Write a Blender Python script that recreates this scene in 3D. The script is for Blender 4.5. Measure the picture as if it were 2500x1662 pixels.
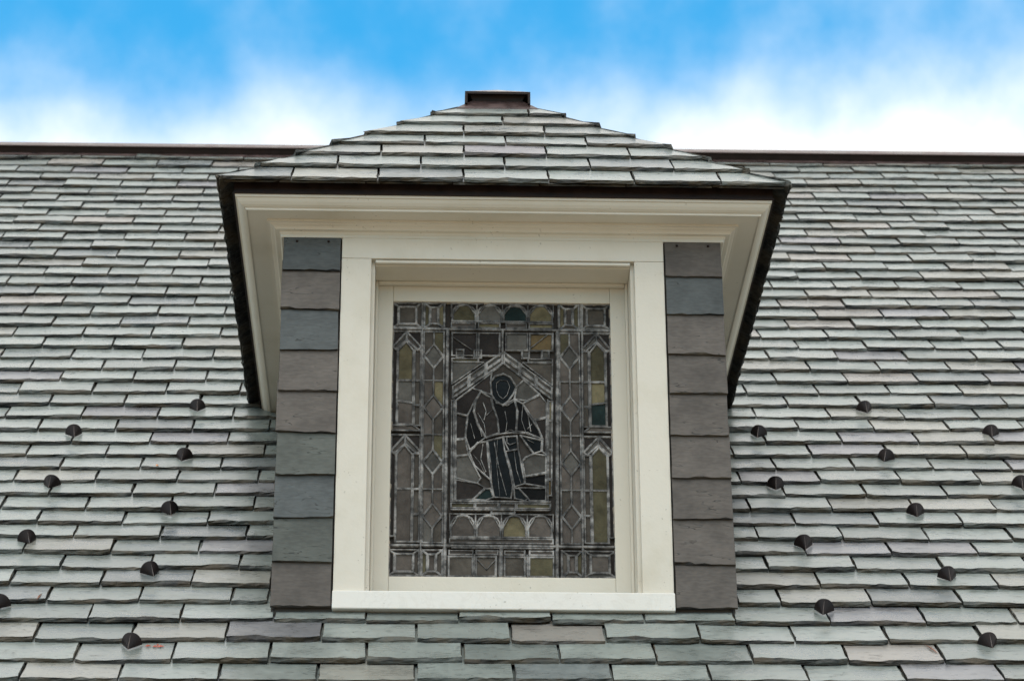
import bpy, bmesh, math, random
from mathutils import Vector, Matrix

# ------------------------------------------------------------------ reset
for o in list(bpy.data.objects): bpy.data.objects.remove(o)
SC = bpy.context.scene
COL = SC.collection
R = math.radians

# ------------------------------------------------------------------ camera
F_PX = 6448.28
CAM = Vector((-0.18333, -8.22573, -2.96657))
pit, yaw, rol = R(25.406), R(2.221), R(-0.667)
fw = Vector((math.sin(yaw)*math.cos(pit), math.cos(yaw)*math.cos(pit), math.sin(pit)))
r0 = Vector((math.cos(yaw), -math.sin(yaw), 0)); u0 = r0.cross(fw)
cr = r0*math.cos(rol) + u0*math.sin(rol); cu = -r0*math.sin(rol) + u0*math.cos(rol)
cd = bpy.data.cameras.new('camera'); cam = bpy.data.objects.new('camera', cd); COL.objects.link(cam)
M = Matrix((cr, cu, -fw)).transposed().to_4x4(); M.translation = CAM
cam.matrix_world = M
cd.sensor_fit = 'HORIZONTAL'; cd.sensor_width = 36; cd.lens = F_PX/2500*36
cd.clip_start = 0.1; cd.clip_end = 3000
cd.dof.use_dof = True; cd.dof.focus_distance = 8.9; cd.dof.aperture_fstop = 6.3
SC.camera = cam

# ------------------------------------------------------------------ world, sun, exposure
SUN_EL, SUN_AZ = 58.0, -160.0      # azimuth measured from +y towards +x
world = bpy.data.worlds.new('World'); SC.world = world; world.use_nodes = True
nt = world.node_tree; nt.nodes.clear()
def wn(t, **k):
    n = nt.nodes.new(t)
    for a, b in k.items(): setattr(n, a, b)
    return n
def wmath(op, a, b=None, c=None, clamp=False):
    n = wn('ShaderNodeMath', operation=op, use_clamp=clamp)
    for i, v in enumerate((a, b, c)):
        if v is None: continue
        if hasattr(v, 'node'): nt.links.new(v, n.inputs[i])
        else: n.inputs[i].default_value = v
    return n.outputs[0]
sky = wn('ShaderNodeTexSky', sky_type='NISHITA', sun_disc=False)
sky.sun_elevation = R(SUN_EL); sky.sun_rotation = R(SUN_AZ); sky.air_density = 1.0; sky.dust_density = 0.3; sky.ozone_density = 2.0
tint = wn('ShaderNodeMix', data_type='RGBA', blend_type='MULTIPLY'); tint.inputs[0].default_value = 1
nt.links.new(sky.outputs[0], tint.inputs[6]); tint.inputs[7].default_value = (0.38, 1.80, 2.0, 1)
bg_sky = wn('ShaderNodeBackground'); nt.links.new(tint.outputs[2], bg_sky.inputs[0]); bg_sky.inputs[1].default_value = 0.15
bg_cl = wn('ShaderNodeBackground'); bg_cl.inputs[0].default_value = (1.0, 0.925, 0.825, 1); bg_cl.inputs[1].default_value = 1.65
tc = wn('ShaderNodeTexCoord'); sep = wn('ShaderNodeSeparateXYZ'); nt.links.new(tc.outputs['Generated'], sep.inputs[0])
elev = wmath('ARCSINE', sep.outputs[2])
def wnoise(sc, scale, detail, rough, off=(0, 0, 0)):
    mp = wn('ShaderNodeMapping'); nt.links.new(tc.outputs['Generated'], mp.inputs[0])
    mp.inputs['Scale'].default_value = sc; mp.inputs['Location'].default_value = off
    n = wn('ShaderNodeTexNoise'); nt.links.new(mp.outputs[0], n.inputs[0])
    n.inputs['Scale'].default_value = scale; n.inputs['Detail'].default_value = detail; n.inputs['Roughness'].default_value = rough
    return n.outputs[0]
n1 = wnoise((1, 1, 0.75), 21, 2.5, 0.42, (3.1, 0.4, 0.2))
n2 = wnoise((1, 1, 0.8), 9, 3, 0.5, (1.7, 5.2, 0.9))
wob = wmath('MULTIPLY', wmath('SUBTRACT', n2, 0.5), R(0.9))
# broken overcast: cloud cover with bands of open blue between, brighter towards the zenith as overcast skies are
ph = wmath('MULTIPLY', wmath('SUBTRACT', wmath('ADD', elev, wob), R(32.35)), 2*math.pi/R(22))
gap = wmath('POWER', wmath('MULTIPLY_ADD', wmath('COSINE', ph), 0.5, 0.5), 4.5)
band = wmath('MULTIPLY_ADD', gap, -1.40, 1.48)
n3 = wnoise((1, 1, 0.9), 52, 4, 0.55, (0.3, 2.2, 4.1))
dens = wmath('ADD', wmath('ADD', band, wmath('MULTIPLY', wmath('SUBTRACT', n1, 0.5), 1.0)), wmath('MULTIPLY', wmath('SUBTRACT', n3, 0.5), 0.42))
zen = wmath('MULTIPLY_ADD', wmath('MAXIMUM', sep.outputs[2], 0.0), 2.0/3, 1.0/3)
nt.links.new(wmath('MULTIPLY', zen, 2.6), bg_cl.inputs[1])
mr = wn('ShaderNodeMapRange', interpolation_type='SMOOTHSTEP'); nt.links.new(dens, mr.inputs[0])
mr.inputs[1].default_value = -0.08; mr.inputs[2].default_value = 1.62
mixs = wn('ShaderNodeMixShader'); nt.links.new(mr.outputs[0], mixs.inputs[0])
nt.links.new(bg_sky.outputs[0], mixs.inputs[1]); nt.links.new(bg_cl.outputs[0], mixs.inputs[2])
wo = wn('ShaderNodeOutputWorld'); nt.links.new(mixs.outputs[0], wo.inputs[0])

sd = bpy.data.lights.new('sun', 'SUN'); sd.energy = 0.6; sd.angle = R(35); sd.color = (1.0, 0.93, 0.82)
sun = bpy.data.objects.new('sun', sd); COL.objects.link(sun)
to_sun = Vector((math.sin(R(SUN_AZ))*math.cos(R(SUN_EL)), math.cos(R(SUN_AZ))*math.cos(R(SUN_EL)), math.sin(R(SUN_EL))))
sun.rotation_euler = to_sun.to_track_quat('Z', 'Y').to_euler()
vs = SC.view_settings; vs.view_transform = 'Standard'; vs.look = 'None'; vs.exposure = 0.0; vs.gamma = 1.0
SC.cycles.max_bounces = 6; SC.cycles.diffuse_bounces = 3; SC.cycles.glossy_bounces = 2
SC.render.resolution_x = 1024; SC.render.resolution_y = 680

# ------------------------------------------------------------------ helpers
def tag(o, label=None, cat=None, group=None, kind=None):
    for k, v in (('label', label), ('category', cat), ('group', group), ('kind', kind)):
        if v: o[k] = v
    return o
def empty(name, loc=(0, 0, 0)):
    o = bpy.data.objects.new(name, None); o.location = loc; COL.objects.link(o); return o
def link(name, me, parent=None, mat=None):
    o = bpy.data.objects.new(name, me); COL.objects.link(o)
    if mat is not None and not me.materials:
        for m in (mat if isinstance(mat, (list, tuple)) else [mat]): me.materials.append(m)
    o.parent = parent
    return o
class MB:
    def __init__(s): s.v = []; s.f = []; s.m = []
    def add(s, vs, fs, mi=0):
        b = len(s.v); s.v += [tuple(p) for p in vs]
        for f in fs: s.f.append([b+i for i in f]); s.m.append(mi)
    def box(s, x0, x1, y0, y1, z0, z1, mi=0):
        vs = [(x, y, z) for z in (z0, z1) for y in (y0, y1) for x in (x0, x1)]
        s.add(vs, [(0, 2, 3, 1), (4, 5, 7, 6), (0, 1, 5, 4), (2, 6, 7, 3), (0, 4, 6, 2), (1, 3, 7, 5)], mi)
    def mesh(s, name, smooth=False):
        me = bpy.data.meshes.new(name); me.from_pydata(s.v, [], s.f); me.update()
        if any(s.m): me.polygons.foreach_set('material_index', s.m)
        if smooth: me.polygons.foreach_set('use_smooth', [True]*len(me.polygons))
        return me
    def build(s, name, mat, parent=None, bevel=0, smooth=False):
        o = link(name, s.mesh(name, smooth), parent, mat)
        if bevel:
            bm = bmesh.new(); bm.from_mesh(o.data)
            bmesh.ops.bevel(bm, geom=bm.edges[:], offset=bevel, segments=2, affect='EDGES', profile=0.6)
            bm.to_mesh(o.data); bm.free()
        return o
def boxpart(name, x0, x1, y0, y1, z0, z1, mat, parent, bevel=0.003):
    m = MB(); m.box(x0, x1, y0, y1, z0, z1); return m.build(name, mat, parent, bevel)

# ------------------------------------------------------------------ materials
class NT:
    def __init__(s, name):
        s.m = bpy.data.materials.new(name); s.m.use_nodes = True; s.t = s.m.node_tree
        s.b = s.t.nodes['Principled BSDF']
    def n(s, t, **k):
        x = s.t.nodes.new(t)
        for a, b in k.items(): setattr(x, a, b)
        return x
    def l(s, a, b): s.t.links.new(a, b)
    def setin(s, sock, v):
        if hasattr(v, 'node'): s.l(v, sock)
        else: sock.default_value = v
    def math(s, op, a, b=None, clamp=False):
        x = s.n('ShaderNodeMath', operation=op, use_clamp=clamp)
        s.setin(x.inputs[0], a)
        if b is not None: s.setin(x.inputs[1], b)
        return x.outputs[0]
    def noise(s, vec, scale, detail=3, rough=0.5, dist=0.0):
        x = s.n('ShaderNodeTexNoise'); s.l(vec, x.inputs[0])
        x.inputs['Scale'].default_value = scale; x.inputs['Detail'].default_value = detail
        x.inputs['Roughness'].default_value = rough; x.inputs['Distortion'].default_value = dist
        return x.outputs[0]
    def ramp(s, v, a, b, lo=0.0, hi=1.0, smooth=True):
        x = s.n('ShaderNodeMapRange', interpolation_type='SMOOTHSTEP' if smooth else 'LINEAR')
        s.setin(x.inputs[0], v); x.inputs[1].default_value = a; x.inputs[2].default_value = b
        x.inputs[3].default_value = lo; x.inputs[4].default_value = hi
        return x.outputs[0]
    def mix(s, f, a, b, mode='MIX'):
        x = s.n('ShaderNodeMix', data_type='RGBA', blend_type=mode)
        s.setin(x.inputs[0], f); s.setin(x.inputs[6], a); s.setin(x.inputs[7], b)
        return x.outputs[2]
    def scalecol(s, col, f):
        x = s.n('ShaderNodeVectorMath', operation='SCALE'); s.setin(x.inputs[0], col); s.setin(x.inputs['Scale'], f); return x.outputs[0]
    def coords(s, scale=(1, 1, 1), rnd=True):
        tcn = s.n('ShaderNodeTexCoord'); mp = s.n('ShaderNodeMapping'); mp.inputs['Scale'].default_value = scale
        src = tcn.outputs['Object']
        if rnd:
            oi = s.n('ShaderNodeObjectInfo'); vm = s.n('ShaderNodeVectorMath', operation='ADD')
            sc = s.math('MULTIPLY', oi.outputs['Random'], 61.0)
            cb = s.n('ShaderNodeCombineXYZ'); s.l(sc, cb.inputs[0]); s.l(s.math('MULTIPLY', sc, 1.7), cb.inputs[1]); s.l(sc, cb.inputs[2])
            s.l(src, vm.inputs[0]); s.l(cb.outputs[0], vm.inputs[1]); src = vm.outputs[0]
        s.l(src, mp.inputs[0]); return mp.outputs[0]
    def bump(s, h, strength, dist=0.01, prev=None):
        x = s.n('ShaderNodeBump'); x.inputs['Strength'].default_value = strength; x.inputs['Distance'].default_value = dist
        s.l(h, x.inputs['Height'])
        if prev is not None: s.l(prev, x.inputs['Normal'])
        return x.outputs[0]
    def out(s, col=None, rough=None, normal=None, metal=None, spec=None):
        if col is not None: s.setin(s.b.inputs['Base Color'], col)
        if rough is not None: s.setin(s.b.inputs['Roughness'], rough)
        if normal is not None: s.l(normal, s.b.inputs['Normal'])
        if metal is not None: s.setin(s.b.inputs['Metallic'], metal)
        if spec is not None: s.setin(s.b.inputs['Specular IOR Level'], spec)
        return s.m

def slate_mat(name, attr, edge, spec=0.72):
    t = NT(name)
    if attr: a = t.n('ShaderNodeAttribute', attribute_name='tint'); base = a.outputs['Color']
    else: a = t.n('ShaderNodeObjectInfo'); base = a.outputs['Color']
    iso = t.coords((1, 1, 1)); grain = t.coords((0.30, 1.0, 1.0))
    big = t.noise(iso, 9, 3, 0.6)
    fine = t.noise(grain, 120, 1, 0.6)
    lay = t.noise(t.coords((0.17, 1.0, 1.0)), 26, 3, 0.6)               # split layers of the stone
    col = t.scalecol(base, t.math('ADD', t.ramp(big, 0.25, 0.75, 0.80, 1.2), t.ramp(fine, 0.3, 0.7, -0.09, 0.09)))
    if edge:
        col = t.scalecol(col, t.ramp(lay, 0.38, 0.66, 0.05, 0.48))
        col = t.mix(t.ramp(big, 0.4, 0.65), col, t.mix(0.6, col, (0.075, 0.055, 0.03, 1)))
        nb = t.bump(t.noise(grain, 60, 2, 0.7), 1.0, 0.012)
        return t.out(col, 0.62, nb, spec=0.35)
    # thin dark delamination lines
    line = t.math('MULTIPLY', t.ramp(t.math('ABSOLUTE', t.math('SUBTRACT', lay, 0.5)), 0.0, 0.016, 1, 0), t.ramp(big, 0.50, 0.63))
    col = t.mix(t.math('MULTIPLY', line, 0.8), col, (0.02, 0.022, 0.02, 1))
    nb = t.bump(t.math('SUBTRACT', t.math('ADD', big, t.math('MULTIPLY', lay, 0.6)), t.math('MULTIPLY', line, 0.4)), 0.24, 0.010)
    rg = t.math('ADD', t.ramp(big, 0.3, 0.7, 0.25, 0.40), t.ramp(fine, 0.3, 0.7, -0.04, 0.05))
    return t.out(col, rg if spec > 0.5 else 0.55, nb, spec=spec)
M_SLATE, M_SEDGE = slate_mat('slate', False, False), slate_mat('slate_edge', False, True)
M_DRY = slate_mat('dry_slate', False, False, 0.25)
M_SLATE_A, M_SEDGE_A = slate_mat('slate_field', True, False), slate_mat('slate_field_edge', True, True)

def paint_mat(name, col, dirt=0.5, stain=0.0):
    t = NT(name); iso = t.coords((1, 1, 1), False)
    brush = t.noise(t.coords((1, 1, 1), False), 70, 4, 0.6)
    big = t.noise(iso, 3.5, 5, 0.62)
    c = t.mix(t.math('MULTIPLY', t.ramp(big, 0.45, 0.8), dirt), col, (col[0]*0.78, col[1]*0.75, col[2]*0.66, 1))
    chip = t.math('MULTIPLY', t.ramp(t.noise(iso, 80, 2, 0.5), 0.66, 0.71), t.ramp(t.noise(iso, 6, 2), 0.50, 0.62))
    c = t.mix(t.math('MULTIPLY', chip, 0.55), c, (0.30, 0.27, 0.22, 1))
    if stain:
        s = t.ramp(t.math('ABSOLUTE', t.math('SUBTRACT', t.noise(iso, 9, 3, 0.55, 1.2), 0.5)), 0.0, 0.035, 1, 0)
        c = t.mix(t.math('MULTIPLY', s, stain), c, (0.48, 0.43, 0.36, 1))
    nb = t.bump(brush, 0.12, 0.004); nb = t.bump(t.noise(iso, 18, 4, 0.6), 0.18, 0.006, nb)
    return t.out(c, 0.5, nb, spec=0.4)
M_WHITE = paint_mat('cream_paint', (0.70, 0.655, 0.568, 1))
M_SASH = paint_mat('sash_paint', (0.67, 0.625, 0.535, 1), 0.4)
M_SILL = paint_mat('sill_paint', (0.80, 0.775, 0.725, 1), 0.2, 0.10)

def metal_mat(name, col, rough=0.42, metal=0.55, lo=0.6, spec=0.5):
    t = NT(name); iso = t.coords((1, 1, 1))
    b = t.noise(iso, 14, 5, 0.65)
    c = t.scalecol(col, t.ramp(b, 0.3, 0.75, lo, 1.5))
    return t.out(c, t.ramp(b, 0.3, 0.7, rough-0.08, rough+0.14), t.bump(t.noise(iso, 30, 3), 0.12, 0.004), metal, spec)
M_COPPER = metal_mat('weathered_copper', (0.085, 0.055, 0.052), 0.32, 0.15)
M_DRIP = metal_mat('dark_copper', (0.018, 0.010, 0.008), 0.55, 0.0, spec=0.25)
M_GUARD = metal_mat('bronze', (0.014, 0.009, 0.009), 0.45, 0.0, spec=0.22)
M_RIB = metal_mat('glint_bronze', (0.16, 0.13, 0.12), 0.4, 0.3)  # paler than the pad: specular glint along the crease painted into the colour
def plain(name, col, rough=0.7):
    t = NT(name); b = t.noise(t.coords((1, 1, 1), False), 8, 4)
    return t.out(t.scalecol(col, t.ramp(b, 0.3, 0.7, 0.8, 1.2)), rough, t.bump(b, 0.2, 0.01))
M_DECK = plain('roof_felt', (0.02, 0.02, 0.02), 0.9)
M_BODY = plain('sheathing', (0.06, 0.055, 0.05), 0.9)
M_WALL = plain('render', (0.45, 0.43, 0.38), 0.8)
M_GRASS = plain('paving', (0.26, 0.205, 0.135), 0.9)
M_DARK = plain('dark_room', (0.040, 0.034, 0.029), 0.9)
M_LEAF = plain('red_leaf', (0.42, 0.09, 0.05), 0.6)
M_TWIG = plain('brown_twig', (0.22, 0.10, 0.06), 0.7)
M_ORANGE = plain('orange_leaf', (0.65, 0.28, 0.12), 0.6)

def lead_mat():
    t = NT('lead'); iso = t.coords((1, 1, 1), False)
    b = t.noise(iso, 26, 5, 0.7); g = t.noise(iso, 6, 3)
    v = t.math('MULTIPLY', t.ramp(b, 0.36, 0.68, 0.045, 0.34), t.ramp(g, 0.35, 0.65, 0.50, 1.25))
    return t.out(t.scalecol((1.0, 0.96, 0.92), v), 0.6, t.bump(t.noise(iso, 60, 4), 0.4, 0.004), 0.25)
M_LEAD = lead_mat()
def glass_mat():
    t = NT('stained_glass'); oi = t.n('ShaderNodeObjectInfo'); iso = t.coords((1, 1, 1))
    b = t.noise(iso, 11, 4, 0.6); rip = t.noise(iso, 34, 3, 0.55, 0.8)
    c = t.scalecol(oi.outputs['Color'], t.math('ADD', t.ramp(b, 0.3, 0.7, 0.7, 1.25), t.ramp(rip, 0.3, 0.7, -0.12, 0.12)))
    nb = t.bump(rip, 0.35, 0.006); nb = t.bump(b, 0.3, 0.02, nb)
    t.b.inputs['IOR'].default_value = 1.5
    return t.out(c, 0.42, nb, spec=0.07)
M_GLASS = glass_mat()
M_PUTTY = plain('old_putty', (0.36, 0.31, 0.25), 0.85)

# ------------------------------------------------------------------ slate geometry
TINTS = [((0.190, 0.212, 0.201), 34), ((0.212, 0.232, 0.221), 26), ((0.168, 0.190, 0.181), 12), ((0.216, 0.213, 0.192), 14),
         ((0.222, 0.203, 0.186), 4), ((0.170, 0.168, 0.180), 5), ((0.130, 0.146, 0.148), 5)]
def tint_of(rng):
    c = rng.choices([t for t, _ in TINTS], [w for _, w in TINTS])[0]
    k = rng.uniform(0.80, 1.16)
    return (c[0]*k*0.97, c[1]*k*0.985, c[2]*k*0.965, 1)
def slate_geo(rng, xl0, xr0, xl1, xr1, L, t, chip=1.3, nseg=10, corner=True):
    """tail at y=0, head at y=L, underside z=0, top z=t; returns verts, faces, material index"""
    w = xr0-xl0; n = max(3, min(nseg, int(w/0.028)+1))
    bot, mid, top = [], [], []
    drift = rng.uniform(-0.002, 0.002)
    big = rng.random() < 0.4; bc = rng.uniform(0.1, 0.9); bw = rng.uniform(0.08, 0.25)
    cl = rng.uniform(0.004, 0.014) if corner and rng.random() < 0.35 else 0
    crr = rng.uniform(0.004, 0.014) if corner and rng.random() < 0.35 else 0
    for i in range(n+1):
        s = i/n
        if 0 < i < n: s += rng.uniform(-0.3, 0.3)/n
        x = xl0+w*s
        jb = rng.uniform(0, 0.0035)*chip + drift*(s-0.5)*2
        if i == 0: jb += cl
        if i == n: jb += crr
        c = rng.choice((rng.uniform(0.001, 0.005), rng.uniform(0.003, 0.013)))*chip
        if big and abs(s-bc) < bw: c += rng.uniform(0.004, 0.014)*chip
        bot.append((x, jb, 0.0))
        mid.append((x, jb+rng.uniform(-0.001, 0.004)*chip, t*rng.uniform(0.35, 0.7)))
        top.append((x, jb+c, t+rng.uniform(-0.0006, 0.0006)))
    def side(x0, x1, sg):
        return [(x0+(x1-x0)*y/L - sg*rng.uniform(0.0, 0.0035)*chip, y+rng.uniform(-.008, .008), t) for y in (0.045, 0.09, 0.135) if y < L*0.7]
    rs = side(xr0, xr1, 1); ls = side(xl0, xl1, -1)
    V = bot+mid+top; k = n+1; Fc = []; Mi = []
    for i in range(n):
        Fc += [(i, i+1, k+i+1, k+i), (k+i, k+i+1, 2*k+i+1, 2*k+i)]; Mi += [1, 1]
    b = len(V); V += rs + [(xr1, L, t), (xl1, L, t)] + ls[::-1] + [(xr1, L, 0.0), (xl1, L, 0.0)]
    nr, nl = len(rs), len(ls)
    hr, hl = b+nr, b+nr+1; lr = list(range(b+nr+2, b+nr+2+nl)); hbr, hbl = b+nr+2+nl, b+nr+3+nl
    ring = list(range(2*k, 3*k)) + list(range(b, b+nr)) + [hr, hl] + lr
    Fc.append(tuple(ring)); Mi.append(0)
    Fc.append(tuple([n, hbr, hr] + list(range(b+nr-1, b-1, -1)) + [3*k-1, 2*k-1])); Mi.append(1)
    Fc.append(tuple([hbl, 0, k, 2*k] + lr[::-1] + [hl])); Mi.append(1)
    Fc.append(tuple(list(range(n, -1, -1)) + [hbl, hbr])); Mi.append(1)
    return V, Fc, Mi
class Field:
    """many slates joined into one mesh with a tint per face"""
    def __init__(s): s.v = []; s.f = []; s.m = []; s.c = []
    def add(s, geo, mw, col):
        V, Fc, Mi = geo; b = len(s.v); s.v += [tuple(mw @ Vector(p)) for p in V]
        for f in Fc: s.f.append([b+i for i in f]); s.c += col
        s.m += Mi
    def build(s, name, parent):
        me = bpy.data.meshes.new(name); me.from_pydata(s.v, [], s.f); me.update()
        me.polygons.foreach_set('material_index', s.m)
        at = me.attributes.new('tint', 'FLOAT_COLOR', 'FACE'); at.data.foreach_set('color', s.c)
        o = link(name, me, parent, [M_SLATE_A, M_SEDGE_A]); o['kind'] = 'stuff'
        return o
def slate_obj(geo, mw, col, parent, name='slate', me=None, mat=None):
    if me is None:
        V, Fc, Mi = geo; me = bpy.data.meshes.new(name); me.from_pydata(V, [], Fc); me.update()
        me.polygons.foreach_set('material_index', Mi)
    o = link(name, me, parent, [mat or M_SLATE, M_SEDGE]); o.color = col
    o.matrix_basis = mw
    return o

# ------------------------------------------------------------------ ground
g = MB(); g.add([(-600, -600, -4.6), (600, -600, -4.6), (600, 600, -4.6), (-600, 600, -4.6)], [(0, 1, 2, 3)])
tag(g.build('ground', M_GRASS), kind='structure')

# ------------------------------------------------------------------ main roof surface
AL = R(41.41424); CV = 0.00375847; EXP = 0.1538987; V0 = 6.225128; W = 0.30
CA, SA = math.cos(AL), math.sin(AL)
def rz(y): v = y/CA; return v*SA+CV*v*v
def frame(u, v):
    """point, tangent up the slope, normal"""
    p = Vector((u, v*CA, v*SA+CV*v*v)); t = Vector((0, CA, SA+2*CV*v)).normalized(); n = Vector((0, -t.z, t.y))
    return p, t, n
DV = [[-0.0068, 0.0157], [-0.1331, 0.0375], [0.0843, -0.0542], [0.3925, -0.1237], [-0.1047, 0.0188], [-0.2427, 0.0958]]
def course(k, u):
    kk = min(max(k, 0), 44)/22-1; U = min(max(u, -2.7), 3.3)/2.5
    return V0-k*EXP + sum(DV[a][b]*kk**a*U**b for a in range(6) for b in range(2))
OFF_L = [0.111, 0.557, 0.063, 0.569, 0.056, 0.556, 0.063, 0.55, 0.028, 0.535, 0.026, 0.502, 0.019, 0.497, 0.005, 0.481, 0.976, 0.48, 0.972, 0.47, 0.966, 0.48, 0.974, 0.455, 0.957, 0.441, 0.946, 0.434, 0.928, 0.434, 0.928, 0.426, 0.914, 0.411, 0.911, 0.414, 0.903, 0.39, 0.879, 0.37, 0.876, 0.35, 0.866, 0.369, 0.856]
OFF_R = [0.893, 0.39, 0.874, 0.384, 0.913, 0.391, 0.898, 0.407, 0.904, 0.41, 0.91, 0.4, 0.892, 0.414, 0.921, 0.402, 0.918, 0.407, 0.907, 0.407, 0.893, 0.407, 0.896, 0.396, 0.911, 0.363, 0.881, 0.386, 0.886, 0.39, 0.885, 0.414, 0.888, 0.388, 0.874, 0.379, 0.865, 0.36, 0.847, 0.351, 0.866, 0.359, 0.858, 0.388, 0.858]
UMIN, UMAX, LAST = -4.5, 5.2, 49
DX = 0.0985                       # dormer centre line
HW_WALL = 0.764                   # dormer half width

house = empty('house', (0, 0, -4.6))
tag(house, 'house with a steep grey-green slate roof and a dark metal ridge cap', 'house')
HI = Matrix.Translation((0, 0, 4.6))      # children keep world coordinates
def house_child(o): o.matrix_parent_inverse = HI; return o
# roof deck: front slope curved sheet, rear slope, gables
VR = 6.52
m = MB(); vs_ = [-1.45 + (VR+1.45)*i/24 for i in range(25)]
def deckp(u, v, n): p, t, nn = frame(u, v); return p+nn*n
for v_ in vs_:
    m.v += [tuple(deckp(UMIN, v_, -0.037)), tuple(deckp(UMAX, v_, -0.037))]
for i in range(24): m.f.append([2*i, 2*i+1, 2*i+3, 2*i+2]); m.m.append(0)
yr = VR*CA; top = deckp(0, VR, -0.037)
ye = deckp(0, -1.45, -0.037)
m.add([(UMIN, top.y, top.z), (UMAX, top.y, top.z), (UMAX, 2*top.y-ye.y, ye.z), (UMIN, 2*top.y-ye.y, ye.z)], [(0, 1, 2, 3)])
roof = house_child(m.build('roof', M_DECK, house))
m = MB(); yb = 2*top.y-ye.y
prof = [(-0.85, -4.6), (-0.85, -1.05)] + [(deckp(0, v_, -0.08).y, deckp(0, v_, -0.08).z) for v_ in vs_ if v_ > -1.15] + [(yb-0.25, -1.05), (yb-0.25, -4.6)]
npf = len(prof)
m.v = [(UMIN+0.3, a, b) for a, b in prof]+[(UMAX-0.3, a, b) for a, b in prof]
m.f = [list(range(npf)), list(range(2*npf-1, npf-1, -1))]+[[i, i+npf, (i+1) % npf+npf, (i+1) % npf] for i in range(npf)]
m.m = [0]*len(m.f)
house_child(m.build('wall', M_WALL, house))

# ridge cap: flange, upright, sloped lid
def ridge_strip(name, prof, mat):
    m = MB(); us = [UMIN, -2.6, -1.3, -0.2, 0.8, 1.6, 2.4, 3.3, UMAX]
    for u in us:
        sag = course(0, u)-V0
        for (dv, n) in prof:
            p, t, nn = frame(u, V0+sag+dv); m.v.append(tuple(p+nn*n))
    k = len(prof)
    for i in range(len(us)-1):
        for j in range(k-1): m.f.append([i*k+j, (i+1)*k+j, (i+1)*k+j+1, i*k+j+1]); m.m.append(0)
    o = m.build(name, mat, house); return house_child(o)
ridge_strip('ridge_flange', [(0.048, 0.010), (0.048, 0.016), (0.13, 0.010)], M_COPPER)
ridge_strip('ridge_upright', [(0.106, 0.004), (0.116, 0.044), (0.122, 0.050), (0.114, 0.052)], M_DRIP)
ridge_strip('ridge_lid', [(0.110, 0.049), (0.112, 0.054), (0.168, 0.056), (0.38, -0.06)], M_COPPER)

# slates of the main roof
rng = random.Random(7)
TSL = 0.013; TILT = 0.088; LEN = 0.365
def project(p):
    d = p-CAM; z = d.dot(fw); return 1250+F_PX*d.dot(cr)/z, 831-F_PX*d.dot(cu)/z
VAR = []
for i in range(40):
    wv = W-0.005-rng.uniform(0, 0.004)
    VAR.append(slate_geo(rng, -wv/2, wv/2, -wv/2, wv/2, LEN, TSL*rng.uniform(0.78, 1.30)))
VMESH = {}
todo = []
CUT_L, CUT_R = DX-HW_WALL-0.010, DX+HW_WALL+0.006
APRON = [-0.947, -0.647, -0.352, -0.052, 0.245, 0.547, 0.840, 1.147]
for k in range(0, LAST+1):
    ol = OFF_L[k] if k < 45 else OFF_L[43+(k-43) % 2]; orr = OFF_R[k] if k < 45 else OFF_R[43+(k-43) % 2]
    spans = []
    if k >= 43: spans.append((ol, UMIN, UMAX))
    else: spans += [(ol, UMIN, DX), (orr, DX, UMAX)]
    for off, a, b in spans:
        i0 = int(math.floor(a/W-off))-1
        for i in range(i0, i0+int((b-a)/W)+4):
            xa = (i+off)*W; xb = xa+W
            if k == 42:
                if xa < APRON[0]-0.02 and xb > APRON[0]-0.1 and xb < APRON[0]+0.1: xb = APRON[0]
                elif xa > APRON[0]-0.15 and xb < APRON[-1]+0.15: continue
                elif APRON[-1]-0.15 < xa < APRON[-1]+0.15: xa = APRON[-1]
            if len(spans) == 2 and k < 42:
                if a < DX-1 and xa >= DX-0.02: continue
                if a > DX-1 and xb <= DX+0.02: continue
            if xb < UMIN or xa > UMAX: continue
            todo.append((k, xa, xb))
    if k == 42:
        for i in range(len(APRON)-1): todo.append((k, APRON[i], APRON[i+1]))
slates = []
for k, xa, xb in todo:
    cut = False
    vt = course(k, (xa+xb)/2); ytail = vt*CA
    if k <= 41:
        if ytail < 1.75:
            if xa > CUT_L-0.03 and xb < CUT_R+0.03: continue
            if xa < CUT_L < xb: xb = CUT_L; cut = True
            if xa < CUT_R < xb: xa = CUT_R; cut = True
        else:
            half = 0.98*(1-(ytail-1.6)/1.05)-0.2
            if half > 0 and xa > DX-half and xb < DX+half: continue
    if xb-xa < 0.03: continue
    if abs((xb-xa)-W) > 0.004: cut = True
    x = (xa+xb)/2
    if x < UMIN+0.1 or x > UMAX-0.1: continue
    v = course(k, x) + rng.gauss(0, 0.003)
    p, t, n = frame(x, v)
    tilt = TILT + rng.uniform(0, 0.007)
    lift = rng.uniform(0.001, 0.0055)
    yd = t*math.cos(tilt)-n*math.sin(tilt)
    sl = (course(k, x+0.2)-course(k, x-0.2))/0.4 + rng.gauss(0, 0.004)
    roll = rng.gauss(0, 0.006)
    xd = (Vector((1, 0, 0)) + t*sl + n*roll).normalized()
    zd = xd.cross(yd).normalized(); yd = zd.cross(xd).normalized()
    mw = Matrix((xd, yd, zd)).transposed().to_4x4(); mw.translation = p+n*lift
    px, py = project(p)
    vis = -150 < px < 2650 and py < 1730 and not (CUT_L < x < CUT_R and k < 42)
    slates.append((v, vis, cut, xb-xa, mw, tint_of(rng), rng.randrange(len(VAR))))
slates.sort(key=lambda s: s[0])
field = Field(); cnt = 0
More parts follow.
